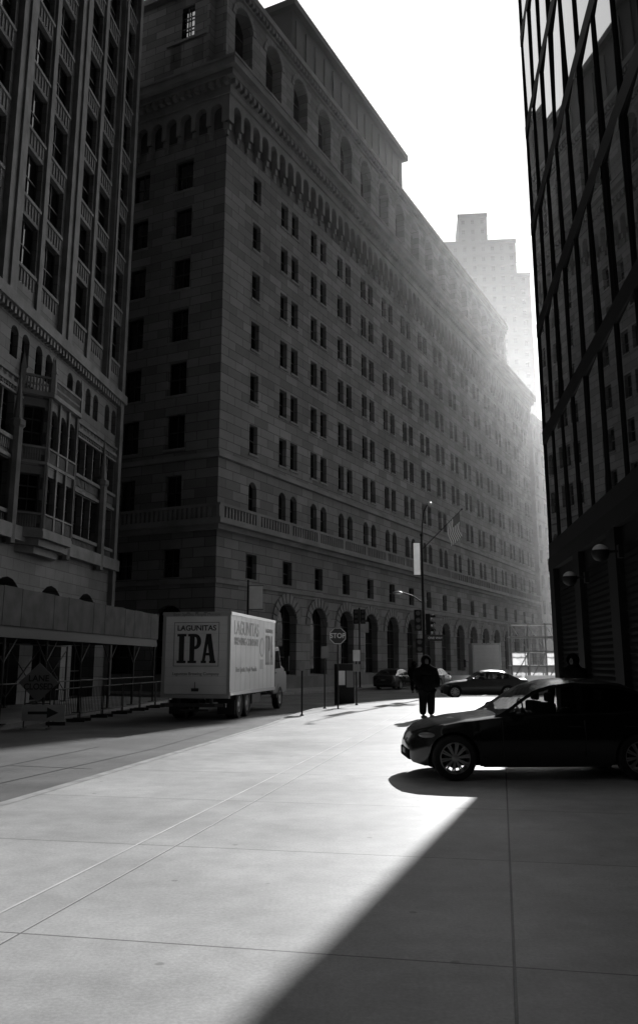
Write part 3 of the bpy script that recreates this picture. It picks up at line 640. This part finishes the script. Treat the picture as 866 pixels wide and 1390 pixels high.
# ---------------------------------------------------------------- truck
def wheel(parent,loc,r,wd,s):
    wh=link('wheel',None,parent,loc); bm=B(); lathe(bm,[(r*.58,-wd/2),(r*.9,-wd/2),(r,-wd/2+.04),(r,wd/2-.04),(r*.9,wd/2),(r*.58,wd/2)],28,axis='Y'); obj('tyre',bm,M['rubber'],wh,smooth=True)
    bm=B(); lathe(bm,[(r*.6,s*wd*.45),(r*.55,s*wd*.45),(r*.45,s*wd*.1),(r*.2,s*wd*.1),(r*.18,s*wd*.4),(0,s*wd*.42)],24,axis='Y'); obj('rim',bm,M['dirty'],wh,smooth=True)
def make_truck(name,label,loc,rz,L_,Wd,Ht,letters):
    t=thing(name,label,'truck',loc,rz); h=Wd/2; zb=.82; CB=M['cabp'] if letters else M['white']
    bm=B(); box(bm,0,L_,-h,h,zb,Ht-.02); obj('cargo_box',bm,M['sidewhite'],t,bevel=.03)
    bm=B(); 
    for y in (-h,h): box(bm,-.015,L_+.01,y-.02,y+.02,zb-.03,zb+.09); box(bm,-.015,L_+.01,y-.02,y+.02,Ht-.1,Ht)
    box(bm,-.03,0.0,-h,h,Ht-.14,Ht+.0); box(bm,-.03,0.0,-h,-h+.1,zb,Ht-.14); box(bm,-.03,0,h-.1,h,zb,Ht-.14); box(bm,-.04,0,-h,h,zb-.12,zb)
    for k in range(1,10):
        x=L_*k/10; box(bm,x-.008,x+.008,-h-.003,-h+.01,zb+.09,Ht-.1)
    obj('box_frame',bm,M['alu'],t)
    bm=B(); n=9; z0=zb+.02; dz=(Ht-.16-z0)/n
    for k in range(n): box(bm,-.012,.0,-h+.11,h-.11,z0+k*dz+.006,z0+(k+1)*dz-.006)
    obj('rear_door',bm,M['white'],t)
    bm=B(); box(bm,-.06,-.02,-.12,.12,zb+.1,zb+.2); tube(bm,(-.05,0,zb+.2),(-.05,0,zb+.4),.012,n=6); obj('door_latch',bm,M['steel'],t)
    bm=B(); box(bm,.15,L_+2.2,-.5,-.35,.55,.8); box(bm,.15,L_+2.2,.35,.5,.55,.8)
    for k in range(8): box(bm,.3+k*.8,.4+k*.8,-h+.05,h-.05,.72,.82)
    obj('chassis',bm,M['dmetal'],t)
    bm=B(); box(bm,-.1,.0,-h+.1,h-.1,.42,.54); box(bm,-.02,.08,-.6,-.5,.5,.8); box(bm,-.02,.08,.5,.6,.5,.8); box(bm,-.12,.1,-.5,.5,.3,.36); obj('rear_bumper',bm,M['steel'],t)
    for s in (-1,1):
        bm=B(); box(bm,-.13,-.1,min(s*.72,s*.98),max(s*.72,s*.98),.44,.53); obj('tail_light',bm,M['red'],t)
        bm=B(); box(bm,.75,.77,min(s*.55,s*(h-.03)),max(s*.55,s*(h-.03)),.16,.62); obj('mud_flap',bm,M['ink'],t)
        for ax in (1.35,2.4): wheel(t,(ax,s*(h-.24),.46),.46,.42,s)
        wheel(t,(L_+1.35,s*(h-.2),.46),.46,.26,s)
        bm=B(); tube(bm,(L_+1.0,s*h*.9,1.9),(L_+1.05,s*(h+.28),1.95),.015,n=6); box(bm,L_+1.0,L_+1.08,min(s*(h+.16),s*(h+.36)),max(s*(h+.16),s*(h+.36)),1.5,2.1); obj('side_mirror',bm,M['dmetal'],t)
        bm=B(); box(bm,3.1,4.3,min(s*.6,s*(h-.05)),max(s*.6,s*(h-.05)),.4,.75); obj('side_guard',bm,M['steel'],t,bevel=.03)
    bm=B(); hc=h-.08; pr=[(L_+.12,.6),(L_+.12,2.45),(L_+1.1,2.5),(L_+1.55,1.75),(L_+2.45,1.55),(L_+2.6,1.3),(L_+2.6,.6)]
    a=[bm.verts.new((x,-hc,z)) for x,z in pr]; b=[bm.verts.new((x,hc,z)) for x,z in pr]; bm.faces.new(a); bm.faces.new(b[::-1])
    for i in range(len(pr)): bm.faces.new((a[i],a[(i+1)%7],b[(i+1)%7],b[i]))
    obj('cab',bm,CB,t,bevel=.06)
    for s in (-1,1):
        bm=B(); y=s*(hc+.004); f=bm.faces.new([bm.verts.new((x,y,z)) for x,z in ((L_+.4,1.6),(L_+.4,2.3),(L_+1.05,2.33),(L_+1.42,1.62))]); o=obj('cab_window',bm,M['pane'],t)
        bm=B(); box(bm,L_+.38,L_+.4,min(s*hc,s*(hc+.006)),max(s*hc,s*(hc+.006)),.75,2.3); box(bm,L_+.45,L_+.6,min(s*hc,s*(hc+.03)),max(s*hc,s*(hc+.03)),1.42,1.46); obj('cab_door_edge',bm,M['ink'],t)
        bm=B(); lathe(bm,[(.5,-.13),(.58,-.13),(.58,.13),(.5,.13)],16,axis='Y',c=(L_+1.35,s*(h-.2),.46),a0=0,a1=math.pi); obj('fender',bm,CB,t)
    for k in (-.3,0,.3):
        bm=B(); box(bm,-.05,-.03,k-.05,k+.05,Ht-.05,Ht-.02); obj('marker_light',bm,M['red'],t)
    if letters:
        rr=(R(90),0,R(-90)); x=-.018; mid=(zb+Ht)/2
        text('Beer Speaks, People Mumble',.14,M['grayink'],t,(x-.018,0,Ht-.085),rr,name='rear_slogan')
        text('LAGUNITAS',.24,M['ink'],t,(x,0,mid+.80),rr,sx=1.05,bold=.004,name='rear_small_lettering')
        slab_ipa('rear_big_lettering',1.3,.95,M['ink'],t,(x,0,mid+.14),rr)
        text('Lagunitas Brewing Company',.14,M['grayink'],t,(x,0,mid-.68),rr,name='rear_footer')
        bm=B()
        y0,y1,z0,z1=-.78,.78,mid-.44,mid+1.0
        for a in ((y0,y1,z0,z0+.02),(y0,y1,z1-.02,z1),(y0,y0+.02,z0+.02,z1-.02),(y1-.02,y1,z0+.02,z1-.02)): box(bm,x-.004,x+.003,*a)
        obj('rear_letter_border',bm,M['grayink'],t)
        rs=(R(90),0,0); y=-h-.006
        text('LAGUNITAS',.66,M['paleink'],t,(2.05,y,mid+.82),rs,sx=.95,bold=.006,name='side_lettering')
        text('BREWING COMPANY',.36,M['paleink'],t,(2.05,y,mid+.38),rs,sx=.95,bold=.003,name='side_lettering')
        text('Beer Speaks, People Mumble.',.24,M['paleink'],t,(2.1,y,mid-.55),rs,name='side_slogan')
        slab_ipa('side_big_lettering',1.2,1.1,M['grayink'],t,(5.4,y-.002,mid+.15),rs)
        text('LAGUNITAS',.22,M['paleink'],t,(5.4,y,mid+.88),rs,name='side_lettering')
        bm=B(); lathe(bm,[(.0,-.002),(.36,-.002),(.36,.002)],28,axis='Y',c=(4.25,y,mid+.25)); obj('side_roundel',bm,M['paleink'],t)
        bm=B(); lathe(bm,[(.0,-.002),(.28,-.002),(.28,.002)],28,axis='Y',c=(4.25,y-.003,mid+.25)); obj('side_roundel_face',bm,M['dirty'],t)
        bm=B(); box(bm,4.0,4.5,y-.002,y+.002,mid-.55,mid-.2); obj('side_panel_mark',bm,M['paleink'],t)
    return t
td=math.atan2(1,.18); tv=Vector((math.cos(td),math.sin(td))); tl=Vector((-tv.y,tv.x)); Wd=2.35
rc=Vector((-2.9,28.8)); c0=rc+tl*Wd/2
make_truck('box_truck','white beer delivery box truck lettered IPA, stopped at the left kerb',(c0.x,c0.y,-.13),td,6.4,Wd,3.5,True)
make_truck('box_truck','small plain white box truck far down the street by the scaffold',(12.6,66,-.13),math.atan2(.95,.1),4.6,2.1,3.3,False)
# ---------------------------------------------------------------- signs, lamps
def signpost(label,loc,rz,h,panels,cat='sign',name='street_sign',r=.03):
    t=thing(name,label,cat,loc,rz); bm=B(); tube(bm,(0,0,0),(0,0,h),r,n=8); lathe(bm,[(r*2.2,0),(r*2.2,.03),(r,.06)],12); obj('pole',bm,M['dmetal'],t)
    for (x,z,w_,hh,mm) in panels:
        bm=B(); box(bm,x-w_/2,x+w_/2,-r-.03,-r-.01,z-hh/2,z+hh/2); obj('sign_panel',bm,mm,t,bevel=.005)
    return t
t=thing('stop_sign','octagonal STOP sign on a thin post at the tip of the plaza','sign',(.72,33.6,0),R(-2))
bm=B(); tube(bm,(0,0,0),(0,0,2.95),.03,n=8); obj('post',bm,M['dmetal'],t)
OR=Matrix.Translation((0,0,2.72))@Matrix.Rotation(R(22.5),4,'Y')@Matrix.Translation((0,0,-2.72))
bm=B(); lathe(bm,[(0,-.05),(.33,-.05),(.33,-.035),(0,-.035)],8,axis='Y',c=(0,0,2.72)); obj('sign_border',bm,M['white'],t).data.transform(OR)
bm=B(); lathe(bm,[(0,-.056),(.305,-.056),(.305,-.049)],8,axis='Y',c=(0,0,2.72)); obj('sign_face',bm,mat('stop_face',.05,.4),t).data.transform(OR)
text('STOP',.26,M['white'],t,(0,-.062,2.72),(R(90),0,0),bold=.006,sx=.95)
signpost('short dark kerb post with small plate beside the truck',(-.56,29.3,0),0,1.75,[(0,1.6,.2,.3,M['grayink'])])
signpost('thin parking sign post just left of the stop sign',(.22,33.9,0),R(10),2.3,[(0,2.1,.3,.45,M['grayink'])])
signpost('thin sign post with two plates right of the stop sign',(1.55,36.6,0),R(10),2.2,[(0,2.0,.3,.45,M['dirty']),(0,1.5,.3,.3,M['grayink'])])
t=thing('poster_stand','low stand with pale posters behind the stop sign','poster stand',(1.1,38.4,-.13),R(12)); bm=B(); box(bm,-.4,.4,-.2,.2,.0,1.8); obj('cabinet',bm,M['dmetal'],t,bevel=.02)
bm=B(); box(bm,-.35,-.02,-.215,-.205,.9,1.5); obj('poster',bm,M['white'],t)
bm=B(); box(bm,.04,.35,-.215,-.205,.8,1.5); obj('poster',bm,M['grayink'],t)
def signal_head(parent,loc,n=3,rz=0):
    s=link('signal_head',None,parent,loc,(0,0,rz)); bm=B(); box(bm,-.17,.17,-.12,.12,-.17-.34*(n-1)/1,.17); 
    for k in range(n): lathe(bm,[(.13,-.12),(.13,-.28)],12,axis='Y',c=(0,0,-.34*k),a0=0,a1=math.pi)
    obj('housing',bm,M['dmetal'],s)
    for k in range(n):
        bm=B(); lathe(bm,[(0,-.125),(.11,-.125)],14,axis='Y',c=(0,0,-.34*k)); obj('lens',bm,M['red'],s)
t=signpost('traffic signal post on the sidewalk of the stone block',(2.9,62.5,0),0,5.6,[(.35,4.2,.6,.75,M['dirty'])],'traffic light','traffic_signal',.06); signal_head(t,(-.25,0,5.3)); signal_head(t,(.25,0,5.3))
t=thing('banner_post','post with a pale vertical banner standing behind the truck','banner',(-3.9,47.6,0),0); bm=B(); tube(bm,(0,0,0),(0,0,6.2),.07,.05); obj('pole',bm,M['dmetal'],t)
bm=B(); box(bm,.08,.8,-.015,.015,4.6,5.85); obj('banner',bm,M['plastic'],t); bm=B(); tube(bm,(0,0,5.87),(.85,0,5.87),.015); tube(bm,(0,0,4.58),(.85,0,4.58),.015); obj('banner_arms',bm,M['dmetal'],t)
t=thing('street_lamp','tall street lamp with banner, signals and street name plates behind the man','street lamp',(5.15,42.9,0),R(0))
bm=B(); tube(bm,(0,0,.0),(0,0,1.0),.16,.12); tube(bm,(0,0,1.0),(0,0,8.0),.09,.05); lathe(bm,[(.25,0),(.25,.12),(.16,.2)],16); ellip(bm,(0,0,8.0),(.08,.08,.1),10,8); obj('pole',bm,M['dmetal'],t)
bm=B(); pts=[(0,7.5),(.05,8.5),(.15,9.2),(.35,9.6)]
for a,b in zip(pts,pts[1:]): tube(bm,(a[0],0,a[1]),(b[0],0,b[1]),.03,n=8)
pts=[(0,4.6),(-.5,4.95),(-1.1,5.15)]
for a,b in zip(pts,pts[1:]): tube(bm,(a[0],0,a[1]),(b[0],0,b[1]),.035,n=8)
obj('arm',bm,M['dmetal'],t)
for c_,rr in (((.42,0,9.62),(.16,.12,.08)),((-1.25,0,5.1),(.26,.13,.1))):
    bm=B(); ellip(bm,c_,rr); obj('lamp_head',bm,M['alu'],t,smooth=True)
bm=B(); box(bm,-.42,-.1,-.015,.015,6.0,7.6); obj('banner',bm,M['plastic'],t); bm=B(); tube(bm,(0,0,7.63),(-.46,0,7.63),.015); tube(bm,(0,0,5.97),(-.46,0,5.97),.015); obj('banner_arms',bm,M['dmetal'],t)
signal_head(t,(-.28,0,4.1)); signal_head(t,(.28,0,3.9),rz=R(60)); signal_head(t,(-.25,-.1,2.7),2)
bm=B(); box(bm,.1,1.0,-.02,0,3.55,3.75); obj('street_name_plate',bm,M['grayink'],t); bm=B(); box(bm,.1,.85,-.02,0,3.25,3.45); obj('street_name_plate',bm,M['grayink'],t)
bm=B(); box(bm,.1,1.0,-.02,0,2.75,3.05); obj('one_way_plate',bm,M['ink'],t); text('ONE WAY',.15,M['white'],t,(.55,-.028,2.9),(R(90),0,0))
t=thing('scaffold_tower','pale pipe scaffold with netting and platforms at the far right of the street','scaffold',(13.6,62,-.13),R(-6)); bm=B()
for i in range(5):
    for j in range(2):
        tube(bm,(i*1.2,j*1.5,0),(i*1.2,j*1.5,4.6),.05,n=6)
obj('uprights',bm,M['alu'],t); bm=B()
for z in (.6,1.6,2.6,3.6,4.5):
    for j in range(2): tube(bm,(0,j*1.5,z),(4.8,j*1.5,z),.045,n=6)
for i in range(4): tube(bm,(i*1.2,0,.6),(i*1.2+1.2,0,2.6),.035,n=6); tube(bm,(i*1.2+1.2,0,2.6),(i*1.2,0,4.5),.035,n=6)
obj('ledgers',bm,M['alu'],t); bm=B(); box(bm,-.1,4.9,0,1.5,1.62,1.68); box(bm,-.1,4.9,0,1.5,3.62,3.68); obj('platform',bm,M['white'],t)
for i,(za,zb_) in enumerate(((.1,2.5),(.1,1.6),(.1,2.5),(1.7,3.5))):
    bm=B(); n=6
    for k in range(n):
        a=i*1.2+.06+1.08*k/n; b=i*1.2+.06+1.08*(k+1)/n; quad(bm,(a,.75+.05*math.sin(k*2),za),(b,.75+.05*math.sin(k*2+2),za),(b,.75+.05*math.sin(k*2+2),zb_),(a,.75+.05*math.sin(k*2),zb_))
    obj('netting',bm,M['net'],t)
for i,(x,y) in enumerate(((8.9,52.6),(11.1,52.7),(13.3,52.8))):
    bm=B(); v=[(-.3,0),(-.3,.12),(-.12,.35),(-.08,1.1),(.08,1.1),(.12,.35),(.3,.12),(.3,0)]
    a=[bm.verts.new((-.98,p,q)) for p,q in v]; b=[bm.verts.new((.98,p,q)) for p,q in v]; bm.faces.new(a); bm.faces.new(b[::-1])
    for k in range(8): bm.faces.new((a[k],a[(k+1)%8],b[(k+1)%8],b[k]))
    tag(obj('road_barrier',bm,M['plastic'],loc=(x,y,-.13),bevel=.01),['left','middle','right'][i]+' one of three white road barriers behind the dark sedan','barrier','white road barriers')
# ---------------------------------------------------------------- people
def skinned(name,V,E,m,parent,sub=2):
    bm=B(); lay=bm.verts.layers.skin.verify(); vs=[]
    for i,(p,r) in enumerate(V):
        v=bm.verts.new(p); v[lay].radius=(r,r) if not isinstance(r,tuple) else r; v[lay].use_root=(i==0); vs.append(v)
    for a,b in E: bm.edges.new((vs[a],vs[b]))
    me=bpy.data.meshes.new('s'); bm.to_mesh(me); bm.free(); o=bpy.data.objects.new('s',me); COL.objects.link(o)
    o.modifiers.new('s','SKIN'); q=o.modifiers.new('u','SUBSURF'); q.levels=sub; q.render_levels=sub
    dg=bpy.context.evaluated_depsgraph_get(); dg.update(); me2=bpy.data.meshes.new_from_object(o.evaluated_get(dg)); bpy.data.objects.remove(o)
    me2.materials.clear(); me2.materials.append(m)
    for p in me2.polygons: p.use_smooth=True
    return link(name,me2,parent)
def person(label,loc,rz):
    t=thing('person',label,'person',loc,rz)
    V=[((0,0,.98),(.135,.105)),((0,.01,1.16),(.13,.1)),((0,.01,1.34),(.155,.11)),((0,.01,1.47),(.1,.08)),((0,0,1.55),.052),((0,-.01,1.63),(.07,.085)),((0,-.01,1.72),(.078,.095)),((0,0,1.79),(.055,.065))]
    E=[(i,i+1) for i in range(7)]
    for s in (-1,1):
        b=len(V); V+=[((s*.17,.01,1.45),.06),((s*.24,.04,1.2),.047),((s*.2,-.09,1.03),.036),((s*.14,-.14,.98),.035)]; E+=[(3,b),(b,b+1),(b+1,b+2),(b+2,b+3)]
        b=len(V); V+=[((s*.1,0,.88),.088),((s*.115,-.01,.5),.06),((s*.125,.02,.1),.042),((s*.14,-.12,.04),.038)]; E+=[(0,b),(b,b+1),(b+1,b+2),(b+2,b+3)]
    skinned('body',V,E,M['skin'],t)
    V=[((0,0,.74),(.31,.23)),((0,.01,1.05),(.31,.23)),((0,.01,1.3),(.31,.22)),((0,.01,1.45),(.24,.18)),((0,.03,1.56),(.16,.15)),((0,.05,1.67),(.14,.09))]; E=[(i,i+1) for i in range(5)]
    for s in (-1,1):
        b=len(V); V+=[((s*.25,.01,1.41),.15),((s*.34,.03,1.2),.14),((s*.31,-.07,1.02),.12),((s*.22,-.14,.95),.09)]; E+=[(3,b),(b,b+1),(b+1,b+2),(b+2,b+3)]
    skinned('jacket',V,E,M['cloth'],t)
    V=[((0,0,.9),(.2,.15))];E=[]
    for s in (-1,1):
        b=len(V); V+=[((s*.12,0,.78),.155),((s*.135,-.01,.48),.125),((s*.14,.02,.1),.11)]; E+=[(0,b),(b,b+1),(b+1,b+2)]
    skinned('trousers',V,E,M['jean'],t)
    for s in (-1,1):
        bm=B(); ellip(bm,(s*.145,-.07,.05),(.065,.17,.06)); bmesh.ops.bisect_plane(bm,geom=bm.verts[:]+bm.edges[:]+bm.faces[:],plane_co=(0,0,.003),plane_no=(0,0,-1),clear_outer=True); obj('shoe',bm,M['ink'],t,smooth=True)
    bm=B(); ellip(bm,(0,.0,1.73),(.15,.165,.17)); bmesh.ops.bisect_plane(bm,geom=bm.verts[:]+bm.edges[:]+bm.faces[:],plane_co=(0,-.115,1.72),plane_no=(0,-1,-.2),clear_outer=True); obj('hood',bm,M['cloth'],t,smooth=True)
    bm=B(); ellip(bm,(0,-.105,1.68),(.014,.022,.025),8,6); obj('nose',bm,M['skin'],t,smooth=True)
    for s in (-1,1):
        bm=B(); ellip(bm,(s*.032,-.098,1.705),(.012,.01,.008),8,6); obj('eye',bm,M['ink'],t,smooth=True)
    return t
man=person('man in bulky dark hooded jacket standing on the sunlit plaza, hands in pockets',(3.38,27.8,0),R(22)); man.scale=(1.06,1.06,1.03)
dup(man,(6.7,23.2,0),R(-60),'person in dark clothes standing by the glass tower wall behind the black sedan')
dup(man,(6.0,55.5,-.13),R(150),'small distant pedestrian in the roadway left of the street lamp')
# ---------------------------------------------------------------- sky haze volume, world, sun, camera
m=bpy.data.materials.new('sky_haze'); m.use_nodes=True; N=m.node_tree.nodes; L=m.node_tree.links; N.remove(N['Principled BSDF'])
vs_=N.new('ShaderNodeVolumeScatter'); vs_.inputs['Anisotropy'].default_value=.74; vs_.inputs['Color'].default_value=(1,1,1,1)
tc=N.new('ShaderNodeTexCoord'); sp=N.new('ShaderNodeSeparateXYZ'); L.new(tc.outputs['Object'],sp.inputs[0])
def mrange(out,a,b,c,d):
    q=N.new('ShaderNodeMapRange'); q.interpolation_type='SMOOTHSTEP'; q.inputs['From Min'].default_value=a; q.inputs['From Max'].default_value=b; q.inputs['To Min'].default_value=c; q.inputs['To Max'].default_value=d; L.new(out,q.inputs['Value']); return q.outputs[0]
yy=mrange(sp.outputs[1],38,115,.0,1.0); zz=mrange(sp.outputs[2],28,70,1.0,.0)
mu=N.new('ShaderNodeMath'); mu.operation='MULTIPLY'; L.new(yy,mu.inputs[0]); L.new(zz,mu.inputs[1])
md=N.new('ShaderNodeMath'); md.operation='MULTIPLY_ADD'; md.inputs[1].default_value=.0022; md.inputs[2].default_value=.00001; L.new(mu.outputs[0],md.inputs[0]); L.new(md.outputs[0],vs_.inputs['Density'])
L.new(vs_.outputs[0],N['Material Output'].inputs['Volume'])
try: m.cycles.volume_step_rate=.6
except Exception as ex: print(ex)
bm=B(); box(bm,-110,190,-80,330,-3,165); sk=struct('sky',bm,m)
wd=bpy.data.worlds.new('World'); scn.world=wd; wd.use_nodes=True; N=wd.node_tree.nodes; L=wd.node_tree.links
s=N.new('ShaderNodeTexSky'); s.sky_type='NISHITA'; s.sun_disc=False; s.sun_elevation=EL; s.sun_rotation=AZ; s.air_density=1.2; s.dust_density=4.5
bw=N.new('ShaderNodeRGBToBW'); L.new(s.outputs[0],bw.inputs[0])
# hazier sky: brightness falls off faster away from the sun
p1=N.new('ShaderNodeMath'); p1.operation='DIVIDE'; p1.inputs[1].default_value=5.4; L.new(bw.outputs[0],p1.inputs[0])
p2=N.new('ShaderNodeMath'); p2.operation='POWER'; p2.inputs[1].default_value=2.0; L.new(p1.outputs[0],p2.inputs[0])
p3=N.new('ShaderNodeMath'); p3.operation='MULTIPLY'; p3.inputs[1].default_value=9.5; L.new(p2.outputs[0],p3.inputs[0])
p4=N.new('ShaderNodeMath'); p4.operation='MINIMUM'; p4.inputs[1].default_value=20; L.new(p3.outputs[0],p4.inputs[0])
L.new(p4.outputs[0],N['Background'].inputs['Color']); N['Background'].inputs['Strength'].default_value=.06
sd=Vector((math.sin(AZ)*math.cos(EL),math.cos(AZ)*math.cos(EL),math.sin(EL)))
sl=bpy.data.lights.new('sun','SUN'); sl.energy=5; sl.angle=R(.53); so=link('sun',sl); so.rotation_euler=sd.to_track_quat('Z','Y').to_euler()
cd=bpy.data.cameras.new('camera'); cam=link('camera',cd,None,(0,0,1.7),(R(90+12.1),0,0)); cd.lens=36*1166/1390; cd.sensor_width=36; cd.shift_y=-45/1390; cd.clip_end=3000
scn.camera=cam
